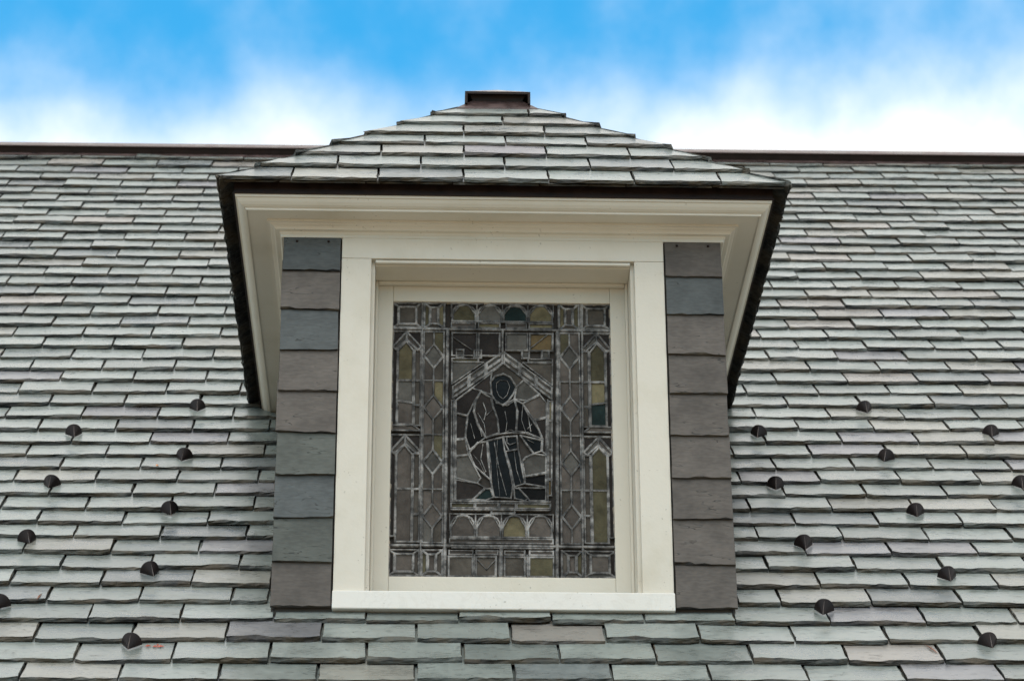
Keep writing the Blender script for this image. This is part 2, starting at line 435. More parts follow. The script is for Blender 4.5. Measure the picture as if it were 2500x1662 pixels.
for v, vis, cut, w, mw, col, vi in slates:
    if vis and cnt < 300:
        cnt += 1
        if cut:
            o = slate_obj(slate_geo(rng, -w/2+0.002, w/2-0.002, -w/2+0.002, w/2-0.002, LEN, TSL), mw, col, roof)
        else:
            o = slate_obj(VAR[vi], mw, col, roof, me=VMESH.get(vi)); VMESH[vi] = o.data
    else:
        geo = slate_geo(rng, -w/2+0.003, w/2-0.003, -w/2+0.003, w/2-0.003, LEN, TSL*rng.uniform(0.78, 1.30), nseg=8)
        field.add(geo, mw, col)
field.build('slate_field', roof)

# ------------------------------------------------------------------ dormer
dorm = empty('dormer', (0.0947, -0.111, -0.040)); dorm.rotation_euler = (0, R(0.4), 0); dorm.scale = (0.9865,)*3
tag(dorm, 'hipped slate dormer with cream trim and a stained glass window', 'dormer')
# hidden body
m = MB(); hw = HW_WALL-0.034; 
# body is open at the window: two side boxes, head box, back panel
def prism(m, x0, x1, poly):
    k = len(poly); b = len(m.v)
    m.v += [(x0, y, z) for y, z in poly]+[(x1, y, z) for y, z in poly]
    m.f += [[b+i for i in range(k)], [b+k+i for i in range(k-1, -1, -1)]]+[[b+i, b+k+i, b+k+(i+1) % k, b+(i+1) % k][::-1] for i in range(k)]
    m.m += [0]*(k+2)
sidepoly = [(0.016, -0.10), (0.016, 1.40), (1.62, 1.40)]
prism(m, -hw, -0.475, sidepoly); prism(m, 0.475, hw, sidepoly)
m.box(-0.4745, 0.4745, 0.016, 1.0, 1.262, 1.40); m.box(-0.4745, 0.4745, 0.016, 0.30, -0.10, 0.000)
m.build('wall', M_BODY, dorm)

# trim around the window
boxpart('frieze_board', -0.563, 0.563, -0.010, 0.014, 1.250, 1.352, M_WHITE, dorm)
for s in (-1, 1):
    a, b = sorted((s*0.459, s*0.563))
    boxpart('casing', a, b, -0.0115, 0.014, 0.0175, 1.2485, M_WHITE, dorm)
    a, b = sorted((s*0.446, s*0.474)); boxpart('jamb', a, b, 0.0152, 0.26, 0.003, 1.258, M_WHITE, dorm, 0.002)
    a, b = sorted((s*0.436, s*0.4455)); boxpart('stop_bead', a, b, 0.128, 0.147, 0.01, 1.232, M_SASH, dorm, 0.003)
boxpart('head_jamb', -0.4455, 0.4455, 0.0152, 0.26, 1.233, 1.258, M_WHITE, dorm, 0.002)
boxpart('head_bead', -0.4455, 0.4455, -0.004, 0.0148, 1.236, 1.2475, M_WHITE, dorm, 0.003)
boxpart('head_stop', -0.4355, 0.4355, 0.128, 0.147, 1.222, 1.2325, M_SASH, dorm, 0.003)
boxpart('sill', -0.5645, 0.5645, -0.028, 0.26, -0.046, 0.0165, M_SILL, dorm, 0.0035)
# sash
GX, GZ0, GZ1, GY = 0.3865, 0.130, 1.167, 0.163
m = MB(); SY0, SY1 = 0.150, 0.200
m.box(-0.445, -GX+0.003, SY0, SY1, 0.017, 1.2325); m.box(GX-0.003, 0.445, SY0, SY1, 0.017, 1.2325)
m.box(-GX+0.0032, GX-0.0032, SY0+0.0006, SY1, GZ1-0.003, 1.2325); m.box(-GX+0.0032, GX-0.0032, SY0+0.0006, SY1, 0.017, GZ0+0.003)
win = m.build('window', M_SASH, dorm, 0.003)
win['label'] = 'leaded stained glass window with a robed standing figure under a gable'
boxpart('backing', -GX-0.002, GX+0.002, GY+0.0085, GY+0.014, GZ0-0.002, GZ1+0.002, M_DARK, win, 0)

# ------------------------------------------------------------------ stained glass: panes and cames
def sk(x, y):
    """layout sketch units -> panel metres"""
    xl = 147-17*(y-112)/1323; xr = 1193+42*(y-120)/1315
    X = -GX+2*GX*(x-xl)/(xr-xl)
    q = (y-112)/1323
    Z = GZ1-(GZ1-GZ0)*(q + 0.024*q*(1-q)*1.0)
    return X, Z
PAL = dict(mauve=(0.088, 0.076, 0.067), grey=(0.090, 0.085, 0.077), olive=(0.085, 0.076, 0.046), sand=(0.135, 0.116, 0.068),
           dark=(0.024, 0.020, 0.018), navy=(0.006, 0.0085, 0.010), teal=(0.016, 0.030, 0.029), amber=(0.14, 0.10, 0.05), black=(0.004, 0.004, 0.004), brown=(0.072, 0.063, 0.053))
grng = random.Random(21)
PANES = []; EXTRA = []
def pane(pts, col, lead=7.5): PANES.append((pts, col, lead))
def rect(x0, y0, x1, y1, col, lead=7.5): pane([(x0, y0), (x1, y0), (x1, y1), (x0, y1)], col, lead)
def mir(pts, cx): return [(2*cx-x, y) for x, y in pts][::-1]
def slant(x, y):                    # columns lean a little because the sketch is in perspective
    c = 670+ (y-112)*0.0095
    return c+(x-668)*(1046+59*(y-112)/1323)/1046*0.97+(0), y
# outer lancet columns (sketched at the upper scale, x from the left edge of the panel)
def column_x(f, y):                 # f in 0..1 across the panel
    xl = 147-17*(y-112)/1323; xr = 1193+42*(y-120)/1315
    return xl+(xr-xl)*f
def P(pts): return [(column_x(f, y), y) for f, y in pts]
def fpane(pts, col, lead=7.5): pane(P(pts), col, lead)
def frect(f0, y0, f1, y1, col, lead=7.5): fpane([(f0, y0), (f1, y0), (f1, y1), (f0, y1)], col, lead)
cmix = lambda *c: grng.choice(c)
for side in (0, 1):
    mf = (lambda pts: [(1-f, y) for f, y in pts][::-1]) if side else (lambda pts: pts)
    def q(pts, col, lead=7.5): fpane(mf(pts), col, lead)
    def qr(f0, y0, f1, y1, col, lead=7.5): q([(f0, y0), (f1, y0), (f1, y1), (f0, y1)], col, lead)
    for (ya, yb, low) in ((258, 742, 0), (758, 1268, 1)):
        pk = ya+22; sh = ya+88
        c1 = ('olive' if side else 'sand') if not low else ('olive' if side else 'mauve')
        mid_ = ya+(235 if not low else 255)
        q([(0.005, ya), (0.066, ya), (0.005, sh-12)], 'dark'); q([(0.066, ya), (0.135, ya), (0.135, sh-12)], 'dark')
        q([(0.005, sh-10), (0.068, ya+2), (0.068, pk+18), (0.022, sh)], cmix('grey', 'mauve'), 9); q([(0.068, ya+2), (0.135, sh-10), (0.118, sh), (0.068, pk+18)], cmix('grey', 'mauve'), 9)
        qr(0.005, sh-6, 0.026, yb-30, 'dark', 6)
        q([(0.030, sh+4), (0.066, pk+26), (0.100, sh+4), (0.100, mid_), (0.030, mid_)], c1)
        if not low:
            q([(0.030, mid_+4), (0.100, mid_+4), (0.100, mid_+110), (0.030, mid_+100)], cmix('mauve', 'grey') if not side else 'sand')
            q([(0.030, mid_+102), (0.100, mid_+112), (0.100, yb-36), (0.030, yb-36)], 'mauve' if not side else 'teal')
        else:
            qr(0.030, mid_+4, 0.100, yb-4, c1)
        qr(0.106, sh+2, 0.134, mid_, 'brown', 7); qr(0.106, mid_+4, 0.134, mid_+120, 'brown', 7); qr(0.106, mid_+124, 0.134, yb-(30 if not low else 4), 'brown', 7)
        if not low: q([(0.005, yb-30), (0.10, yb-32), (0.135, yb-6), (0.005, yb-6)], cmix('brown', 'mauve'), 8)
    # diamond columns
    f0, fc, f1 = 0.147, 0.192, 0.238
    cells = [258, 495, 755, 1015, 1268]
    for ci in range(4):
        a, b = cells[ci], cells[ci+1]; c = (a+b)/2; h = 58
        cc = ['mauve', 'mauve', 'grey', 'mauve', 'brown']
        q([(fc, c-h), (f1-0.004, c), (fc, c+h), (f0+0.004, c)], cmix('mauve', 'grey'), 8)
        q([(f0, a), (fc, a), (fc, c-h), (f0, c)], cmix(*cc), 7); q([(fc, a), (f1, a), (f1, c), (fc, c-h)], cmix('sand', 'olive', *cc), 7)
        q([(f0, c), (fc, c+h), (fc, b), (f0, b)], cmix('olive', *cc), 7); q([(fc, c+h), (f1, c), (f1, b), (fc, b)], cmix(*cc), 7)
    # corner boxes top and bottom
    for (ya, yb) in ((118, 240), (1302, 1424)):
        ins = 18
        q([(0.004, ya), (0.136, ya), (0.112, ya+ins), (0.028, ya+ins)], 'dark', 8); q([(0.004, yb), (0.028, yb-ins), (0.112, yb-ins), (0.136, yb)], 'grey', 8)
        q([(0.004, ya), (0.028, ya+ins), (0.028, yb-ins), (0.004, yb)], 'dark', 8); q([(0.136, ya), (0.136, yb), (0.112, yb-ins), (0.112, ya+ins)], 'brown', 8)
        qr(0.030, ya+ins+3, 0.110, yb-ins-3, 'brown' if ya < 500 else 'mauve', 8)
        q([(0.147, ya), (0.172, ya+22), (0.172, yb-22), (0.147, yb)], 'olive', 8); qr(0.176, ya+22, 0.208, yb-22, 'mauve', 8)
        q([(0.238, ya), (0.238, yb), (0.212, yb-22), (0.212, ya+22)], 'sand' if ya < 500 else 'brown', 8)
        q([(0.150, ya), (0.235, ya), (0.210, ya+20), (0.174, ya+20)], 'dark', 6); q([(0.150, yb), (0.174, yb-20), (0.210, yb-20), (0.235, yb)], 'brown', 6)
# centre: arcades
def arcade(x0, x1, ya, yb, cols):
    n = len(cols); w = (x1-x0)/n
    for i, c in enumerate(cols):
        a, b = x0+i*w, x0+(i+1)*w; md = (a+b)/2; r = w*0.46
        arch = [(a+5, yb)] + [(md-r*math.cos(t)*(1.0), yb-(yb-ya)*0.38-(yb-ya)*0.60*math.sin(t)**0.75) for t in [math.pi*j/8 for j in range(0, 9)]] + [(b-5, yb)]
        pane(arch, c, 8)
        pane([(a, ya-4), (md, ya-4), (md-0.2*w, ya+8), (a+6, yb-(yb-ya)*0.42), (a, yb-(yb-ya)*0.3)], 'dark', 5); pane([(md, ya-4), (b, ya-4), (b, yb-(yb-ya)*0.3), (b-6, yb-(yb-ya)*0.42), (md+0.2*w, ya+8)], 'dark', 5)
arcade(430, 918, 124, 205, ['olive', 'grey', 'teal', 'sand'])
for i, (a, b) in enumerate(((430, 545), (560, 662), (692, 790), (803, 916))): rect(a, 214, b, 236, ['mauve', 'sand', 'mauve', 'sand'][i], 6)
for a, b, c, yb in ((434, 552, 'dark', 372), (562, 662, 'dark', 372), (692, 795, 'grey', 345), (806, 916, 'amber', 345)): rect(a, 262, b, yb, c, 7)
# crenellation and gable
for x in (455, 540, 770, 865): rect(x, 345, x+34, 382, 'grey', 7)
rect(434, 386, 560, 402, 'olive', 6); rect(800, 386, 916, 402, 'grey', 6)
pane([(434, 404), (585, 404), (434, 512)], 'grey', 6); pane([(776, 404), (916, 404), (916, 512)], 'brown', 6)
ap = (680, 352)
for sg in (-1, 1):
    ex = 436 if sg < 0 else 916
    for j in range(3):
        ta, tb = j/3+0.02, (j+1)/3-0.01
        def L0(t, o): return (ap[0]+(ex-ap[0])*t, ap[1]+o+(525-ap[1])*t)
        pane([L0(ta, 0), L0(tb, 0), L0(tb, 26), L0(ta, 26)], cmix('grey', 'mauve'), 8)
        pane([L0(ta, 32), L0(tb, 32), L0(tb, 54), L0(ta, 54)], cmix('grey', 'brown'), 8)
rect(434, 590, 450, 820, 'brown', 7); rect(434, 826, 450, 1062, 'brown', 7)
rect(900, 590, 917, 680, 'sand', 7); rect(900, 686, 917, 820, 'grey', 7); rect(900, 826, 917, 960, 'brown', 7); rect(900, 966, 917, 1040, 'amber', 7)
FIG = [
 ([(455, 588), (530, 530), (575, 543), (545, 590), (510, 662), (455, 650)], 'dark'), ([(455, 652), (510, 665), (500, 770), (455, 775)], 'dark'),
 ([(455, 780), (500, 775), (515, 850), (455, 855)], 'brown'), ([(455, 860), (515, 850), (575, 960), (560, 985), (455, 960)], 'grey'),
 ([(455, 970), (560, 985), (600, 1010), (540, 1060), (455, 1068)], 'dark'), ([(530, 530), (625, 455), (620, 500), (625, 560), (575, 545)], 'dark'),
 ([(625, 452), (680, 408), (780, 485), (745, 520), (715, 475), (680, 458), (640, 470), (620, 500)], 'brown'),
 ([(780, 488), (855, 555), (795, 588), (735, 580), (745, 520)], 'grey'), ([(858, 560), (890, 600), (890, 665), (830, 680), (775, 600), (800, 590)], 'mauve'),
 ([(890, 670), (890, 845), (870, 830), (872, 770), (835, 685)], 'dark'), ([(790, 860), (830, 842), (890, 850), (890, 930), (790, 950), (775, 880)], 'grey'),
 ([(790, 952), (890, 935), (890, 1000), (790, 985)], 'black'), ([(760, 1005), (890, 1005), (890, 1065), (812, 1065)], 'black'),
 ([(620, 500), (640, 472), (680, 460), (715, 477), (745, 520), (730, 555), (705, 590), (680, 608), (650, 600), (625, 560)], 'navy'),
 ([(575, 547), (622, 575), (632, 622), (655, 680), (660, 745), (600, 765), (560, 700), (542, 640), (550, 590)], 'dark'),
 ([(542, 592), (540, 640), (560, 705), (598, 766), (522, 825), (500, 765), (510, 665)], 'black'),
 ([(627, 575), (680, 612), (733, 582), (750, 640), (742, 738), (662, 750), (656, 680), (634, 620)], 'black'),
 ([(737, 583), (775, 602), (800, 650), (850, 720), (870, 770), (800, 742), (747, 736), (752, 640)], 'black'),
 ([(765, 755), (868, 777), (865, 830), (830, 840), (790, 790)], 'navy'), ([(682, 762), (748, 758), (755, 818), (712, 830), (692, 792)], 'navy'),
 ([(607, 782), (680, 764), (690, 830), (712, 905), (730, 1000), (722, 1055), (640, 1050), (622, 960), (615, 870)], 'navy'),
 ([(694, 832), (755, 822), (766, 870), (788, 985), (738, 1000), (716, 905)], 'navy'),
 ([(520, 838), (560, 792), (604, 785), (612, 880), (626, 970), (590, 940), (545, 900)], 'dark'),
 ([(540, 1062), (590, 1012), (624, 1010), (638, 1050), (600, 1066)], 'teal'), ([(735, 1006), (760, 1008), (805, 1055), (790, 1066), (740, 1055)], 'navy'),
]
for pts, c in FIG: pane(pts, c, 6.5)
EXTRA += [[(640, 790), (660, 900), (700, 1040)], [(600, 770), (680, 745), (790, 745), (868, 772)], [(585, 800), (575, 870), (600, 930)], [(565, 700), (580, 760)], [(745, 620), (745, 740)], [(655, 600), (700, 612), (735, 588)],
          [(700, 765), (700, 790), (715, 800), (742, 790)], [(800, 655), (815, 735)], [(440, 285), (530, 345)], [(808, 335), (890, 268)], [(590, 680), (600, 640), (585, 600)]]
FOLDS = [[(648, 505), (665, 490), (700, 492), (712, 520), (700, 560), (680, 580), (660, 565), (648, 535), (648, 505)], [(612, 795), (625, 900), (630, 1000)], [(655, 775), (650, 880), (668, 1045)], [(735, 830), (748, 920), (770, 985)],
         [(560, 650), (590, 700), (600, 755)], [(632, 630), (600, 660)], [(775, 612), (770, 680), (790, 738)], [(820, 700), (800, 722)], [(540, 850), (570, 885), (600, 948)], [(690, 742), (720, 728), (745, 740)], [(690, 640), (700, 690), (695, 735)], [(525, 700), (545, 770)], [(830, 790), (800, 775)]]
# lower bands
rect(434, 1080, 545, 1102, 'olive', 7); rect(552, 1080, 660, 1102, 'brown', 7); rect(668, 1080, 745, 1102, 'brown', 7); rect(752, 1080, 912, 1102, 'olive', 7)
rect(628, 1104, 740, 1126, 'brown', 7)
arcade(428, 926, 1136, 1240, ['mauve', 'mauve', 'sand', 'mauve'])
rect(428, 1248, 926, 1268, 'mauve', 6)
for a, b in ((426, 540), (556, 660), (694, 790), (814, 928)): rect(a, 1304, b, 1322, 'mauve', 6)
for a, b, c in ((424, 540, 'brown'), (556, 652, 'brown'), (694, 792, 'brown'), (812, 930, 'olive')): rect(a, 1332, b, 1424, c, 8)
EXTRA += [[(562, 1345), (606, 1392), (650, 1345)]]
BARS = [([(412, 255), (404, 1424)], 20), ([(940, 255), (948, 1424)], 20), ([(147, 246), (1198, 246)], 15), ([(135, 1282), (1230, 1282)], 17), ([(292, 120), (288, 1424)], 13), ([(1056, 120), (1072, 1424)], 13),
        ([(434, 1072), (910, 1072)], 12), ([(434, 1112), (910, 1112)], 10), ([(676, 250), (676, 352)], 14), ([(676, 1290), (676, 1424)], 22), ([(548, 1325), (546, 1424)], 10), ([(802, 1325), (804, 1424)], 10),
        ([(445, 585), (440, 1070)], 8), ([(895, 585), (900, 1070)], 8), ([(440, 1292), (925, 1292)], 9)]
SCL = 2*GX/1075.0
def seg_strip(m, a, b, w, y0, h):
    """flat-topped lead strip between two panel points"""
    d = Vector((b[0]-a[0], b[1]-a[1])); L_ = d.length
    if L_ < 1e-5: return
    d /= L_; nrm = Vector((-d.y, d.x)); a = Vector(a)-d*w*0.35; b = Vector(b)+d*w*0.35
    vs = []
    for p in (a, b):
        for off, dep in ((-w/2, 0.0), (-w*0.28, -h), (w*0.28, -h), (w/2, 0.0)):
            q_ = p+nrm*off; vs.append((q_.x, y0+dep, q_.y))
    m.add(vs, [(0, 1, 5, 4), (1, 2, 6, 5), (2, 3, 7, 6), (0, 3, 2, 1), (4, 5, 6, 7)])
lead = MB()
for pi_, (pts, cname, lw) in enumerate(PANES):
    pp = [sk(*p) for p in pts]
    cx = sum(p[0] for p in pp)/len(pp); cz = sum(p[1] for p in pp)/len(pp)
    col = PAL[cname]; kf = grng.uniform(0.8, 1.2); yj = GY+grng.uniform(-0.0012, 0.0012)
    tx, tz = grng.gauss(0, 0.012), grng.gauss(0, 0.012)
    m = MB(); k = len(pp)
    fr = [(p[0]-cx, tx*(p[0]-cx)+tz*(p[1]-cz), p[1]-cz) for p in pp]
    m.v = fr+[(x, y+0.004, z) for x, y, z in fr]
    area = sum(fr[i][0]*fr[(i+1) % k][2]-fr[(i+1) % k][0]*fr[i][2] for i in range(k))
    fo = list(range(k)) if area > 0 else list(range(k-1, -1, -1))
    m.f = [fo, [i+k for i in fo[::-1]]]+[[fo[i], fo[i]+k, fo[(i+1) % k]+k, fo[(i+1) % k]] for i in range(k)]
    m.m = [0]*len(m.f)
    o = m.build('pane', M_GLASS, win); o.location = (cx, yj, cz); o.color = tuple(c*kf for c in col)+(1,)
    for i in range(k):
        seg_strip(lead, pp[i], pp[(i+1) % k], lw*SCL*1.5*grng.uniform(0.8, 1.25), GY-0.0005, 0.0035+grng.uniform(0, 0.0015))
for pl in EXTRA:
    for i in range(len(pl)-1): seg_strip(lead, sk(*pl[i]), sk(*pl[i+1]), 5.5*SCL, GY-0.0008, 0.004)
for pl in FOLDS:
    for i in range(len(pl)-1): seg_strip(lead, sk(*pl[i]), sk(*pl[i+1]), 3.2*SCL, GY-0.0006, 0.003)
for pl, w in BARS:
    for i in range(len(pl)-1):
        a, b = sk(*pl[i]), sk(*pl[i+1]); n_ = 8
        for j in range(n_):
            pa = (a[0]+(b[0]-a[0])*j/n_, a[1]+(b[1]-a[1])*j/n_); pb = (a[0]+(b[0]-a[0])*(j+1)/n_, a[1]+(b[1]-a[1])*(j+1)/n_)
            seg_strip(lead, pa, pb, w*SCL*grng.uniform(0.85, 1.1), GY-0.001, 0.0065+grng.uniform(0, 0.001))
lo = lead.build('lead_came', M_LEAD, win)
# crumbly putty line round the glass
pm = MB()
for (a, b) in (((-GX, GZ0), (GX, GZ0)), ((-GX, GZ1), (GX, GZ1)), ((-GX, GZ0), (-GX, GZ1)), ((GX, GZ0), (GX, GZ1))):
    for j in range(40):
        pa = [a[i]+(b[i]-a[i])*j/40+grng.uniform(-.002, .002) for i in (0, 1)]; pb = [a[i]+(b[i]-a[i])*(j+1)/40+grng.uniform(-.002, .002) for i in (0, 1)]
        seg_strip(pm, pa, pb, grng.uniform(0.005, 0.014), GY-0.002, 0.006)
pm.build('putty', M_PUTTY, win)

# ------------------------------------------------------------------ cornice
YB = 1.85
def cornice(name, prof, mat, close=False):
    m = MB()
    for d, z in prof:
        x = HW_WALL+d
        m.v += [(-x, YB, z), (-x, -d, z), (x, -d, z), (x, YB, z)]
    n = len(prof)
    for i in range(n if close else n-1):
        a, b = 4*i, 4*((i+1) % n)
        for j in range(3): m.f.append([a+j, a+j+1, b+j+1, b+j]); m.m.append(0)
    return m.build(name, mat, dorm)
cornice('drip_edge', [(0.150, 1.474), (0.171, 1.474), (0.172, 1.417), (0.176, 1.416), (0.176, 1.413), (0.150, 1.413)], M_DRIP)
cornice('crown_moulding', [(0.169, 1.4145), (0.168, 1.4125), (0.167, 1.4045), (0.161, 1.4035), (0.160, 1.400), (0.155, 1.392), (0.147, 1.384), (0.139, 1.3795), (0.133, 1.378), (0.132, 1.3705), (0.128, 1.370)], M_WHITE)
cornice('soffit', [(0.131, 1.3735), (0.01, 1.3735)], M_WHITE)
cornice('bed_moulding', [(0.062, 1.3732), (0.061, 1.3655), (0.052, 1.3645), (0.048, 1.361), (0.040, 1.3575), (0.036, 1.353), (0.034, 1.3485), (0.019, 1.3475), (0.015, 1.341), (0.0125, 1.338), (0.012, 1.328), (-0.004, 1.328)], M_WHITE)

# ------------------------------------------------------------------ slate cladding on the dormer corners
def upright(x, z, y, tilt, roll=0.0):
    yd = Vector((roll, math.sin(tilt), math.cos(tilt))).normalized(); xd = Vector((1, 0, -roll)).normalized()
    zd = xd.cross(yd).normalized(); xd = yd.cross(zd).normalized()
    mw = Matrix((xd, yd, zd)).transposed().to_4x4(); mw.translation = Vector((x, y, z)); return mw
ZB = {-1: [1.344, 1.194, 1.044, 0.889, 0.735, 0.582, 0.427, 0.273, 0.116, -0.040], 1: [1.340, 1.187, 1.041, 0.887, 0.740, 0.584, 0.428, 0.280, 0.118, -0.036]}
COLS = {-1: 'blue mauve blue mauve mauve green blue green mauve'.split(), 1: 'mauve blue mauve mauve mauve mauve mauve mauve mauve'.split()}
CC = dict(blue=(0.090, 0.099, 0.101), mauve=(0.121, 0.106, 0.095), green=(0.100, 0.107, 0.097))
for s in (-1, 1):
    a, b = sorted((s*0.566, s*(HW_WALL+0.001)))
    clad = boxpart('corner_cladding', a, b, 0.002, 0.0155, -0.08, 1.34, M_BODY, dorm, 0)
    for i in range(9):
        zt, zb = ZB[s][i], ZB[s][i+1]
        L_ = (zt-zb)+(0.012 if i == 0 else 0.045)
        if i == 0: L_ = zt-zb-0.003
        xa = a+rng.uniform(0, .003) if s > 0 else a-rng.uniform(0, 0.006)
        xb = b+rng.uniform(0, .006) if s > 0 else b-rng.uniform(0, .003)
        w2 = (xb-xa)/2
        geo = slate_geo(rng, -w2, w2, -w2, w2, L_, 0.008, 0.5, 10, False)
        o = slate_obj(geo, upright((xa+xb)/2, zb, -0.0125+rng.uniform(-.001, .001), 0.066, rng.gauss(0, .004)), tuple(Vector(CC[COLS[s][i]])*rng.uniform(.90, 1.08))+(1,), clad, mat=M_DRY)
    for xx in (-0.055, 0.055):
        bmn = bmesh.new(); bmesh.ops.create_uvsphere(bmn, u_segments=10, v_segments=6, radius=0.0045)
        me = bpy.data.meshes.new('nail'); bmn.to_mesh(me); bmn.free()
        o = link('nail', me, clad, M_DRIP); o.location = ((a+b)/2+xx, -0.0145, 1.312)
# slates on the side cheeks (seen only from the side)
for s in (-1, 1):
    fl = Field(); z = -0.05; row = 0
    while z < 1.34:
        y = 0.0 - (0.15 if row % 2 else 0)
        while y < 1.55:
            y0, y1 = max(y, -0.003), min(y+0.297, 1.56)
            zr = rz((y0+y1)/2)
            if z+0.2 > rz(y0)-0.05 and y1-y0 > 0.03:
                w2 = (y1-y0)/2; tl = 0.066
                yd = Vector((-s*math.sin(tl), 0, math.cos(tl))); xd = Vector((0, -s, 0)) if s < 0 else Vector((0, 1, 0))
                xd = Vector((0, 1, 0)) if s > 0 else Vector((0, -1, 0)); zd = xd.cross(yd)
                mw = Matrix((xd, yd, zd)).transposed().to_4x4(); mw.translation = Vector((s*(HW_WALL-0.012), (y0+y1)/2, z))
                c = CC[rng.choice(['blue', 'mauve', 'green'])]+(1,)
                fl.add(slate_geo(rng, -w2, w2, -w2, w2, min(0.2, 1.355-z), 0.009), mw, c)
            y += 0.30
        z += 0.154; row += 1
    fl.build('cheek_slates', dorm)

# ------------------------------------------------------------------ dormer hip roof
TB = 0.94; CB = 1/math.sqrt(1+TB*TB); SB = TB*CB; EH = 0.982; YO = -0.222; ZE = 1.440
m = MB(); dn = 0.034/CB; zE = ZE-dn; apz = zE+TB*EH
hb = EH-0.055
m.v = [(-hb, YO+0.055, zE+.055*TB), (hb, YO+0.055, zE+.055*TB), (0, YO+EH, apz), (-hb, 2.1, zE+.055*TB), (hb, 2.1, zE+.055*TB), (0, 3.0, apz),
       (-hb, YO+0.055, zE+0.034), (hb, YO+0.055, zE+0.034), (-hb, 2.1, zE+0.034), (hb, 2.1, zE+0.034)]
m.f = [[0, 1, 2], [3, 0, 2, 5], [1, 4, 5, 2], [7, 6, 8, 9], [0, 6, 7, 1], [6, 0, 3, 8], [7, 9, 4, 1]]
m.m = [0]*7
hip = m.build('hip_roof', M_DECK, dorm)
TAILS = [-0.222, -0.088, 0.040, 0.165, 0.282, 0.400, 0.512]
DJ = [[-0.633, -0.335, -0.038, 0.257, 0.554, 0.855], [-0.481, -0.187, 0.109, 0.411, 0.706], [-0.331, -0.033, 0.263, 0.564], [-0.175, 0.121, 0.418], [-0.031, 0.270], [0.118], [0.220]]
T2 = 0.012; TT = 0.078
def hip_mw(x, d, lift=0.0, tilt=TT):
    """front slope frame at horizontal inset d"""
    t = Vector((0, CB, SB)); n = Vector((0, -SB, CB)); yd = t*math.cos(tilt)-n*math.sin(tilt); xd = Vector((1, 0, rng.gauss(0, .003))).normalized()
    zd = xd.cross(yd).normalized(); yd = zd.cross(xd)
    mw = Matrix((xd, yd, zd)).transposed().to_4x4(); mw.translation = Vector((x, YO+d, ZE+TB*d))+n*lift; return mw
HCOL = {(2, 2): (0.165, 0.155, 0.165), (3, 3): (0.15, 0.17, 0.168), (2, 0): (0.20, 0.21, 0.195)}
hf = Field()
for r_, (yt, js) in enumerate(zip(TAILS, DJ)):
    d = yt-YO; half = EH-d+0.012
    edges = [-half]+[j-0.104 for j in js]+[half]
    for i in range(len(edges)-1):
        xa, xb = edges[i], edges[i+1]
        if xb-xa < 0.02: continue
        L_ = min(0.30, (EH-d)/CB*0.55) if r_ < 5 else 0.16
        if i > 0: xa += 0.0025
        if i < len(edges)-2: xb -= 0.0025
        # keep the head inside the hip lines
        L_ = min(L_, (xb-xa-0.015)/CB) if i in (0, len(edges)-2) and len(edges) > 2 else L_
        hh = half-L_*CB
        xa1, xb1 = max(xa, -hh), min(xb, hh)
        if xb1-xa1 < 0.01: continue
        cx = (xa+xb)/2
        geo = slate_geo(rng, xa-cx, xb-cx, xa1-cx, xb1-cx, L_, T2*rng.uniform(0.9, 1.15))
        col = HCOL.get((r_, i)); col = col+(1,) if col else tint_of(rng)
        slate_obj(geo, hip_mw(cx, d, rng.uniform(0, .002)), col, hip)
# starter course under the eave slates
edges = [-EH+0.01, -0.78, -0.48, -0.18, 0.12, 0.42, 0.72, EH-0.01]
for i in range(7):
    a, b = edges[i]+.002, edges[i+1]-.002; cx = (a+b)/2
    hf.add(slate_geo(rng, a-cx, b-cx, a-cx+(0.12 if i == 0 else 0), b-cx-(0.12 if i == 6 else 0), 0.14, 0.009), hip_mw(cx, 0.004, -0.0105, TT), (0.10, 0.105, 0.10, 1))
# side slopes
for s in (-1, 1):
    for r_ in range(-1, 7):
        d = max(r_, 0)*0.122; y0 = YO+d-0.012; y1 = (ZE+TB*d)/0.88+0.12
        y = y0-(0.15 if r_ % 2 else 0)
        while y < y1:
            ya, yb_ = max(y, y0), min(y+0.30, y1)
            if yb_-ya > 0.04:
                L_ = min(0.30, (EH-d)/CB*0.6) if r_ >= 0 else 0.14
                cy = (ya+yb_)/2; fr0 = ya <= y0+1e-6
                t = Vector((-s*CB, 0, SB)); n = Vector((s*SB, 0, CB)); tl = TT
                ydv = t*math.cos(tl)-n*math.sin(tl); xdv = Vector((0, s, 0)); zdv = xdv.cross(ydv).normalized()
                mw = Matrix((xdv, ydv, zdv)).transposed().to_4x4(); mw.translation = Vector((s*(EH+0.011-d), cy, ZE+TB*d))+n*(0.0 if r_ >= 0 else -0.0105)
                h2 = (yb_-ya)/2-0.0025
                xl0, xr0, xl1, xr1 = -h2, h2, -h2, h2
                if fr0: L_ = min(L_, (yb_-ya-0.02)/CB)
                yh = y0+L_*CB+0.006
                if ya < yh:
                    sh_ = min(yh-ya, yb_-ya-0.02)
                    if s > 0: xl1 = xl0+sh_
                    else: xr1 = xr0-sh_
                hf.add(slate_geo(rng, xl0, xr0, xl1, xr1, L_, T2 if r_ >= 0 else 0.009), mw, tint_of(rng) if r_ >= 0 else (0.09, 0.095, 0.09, 1))
            y += 0.30
hf.build('side_slates', hip)
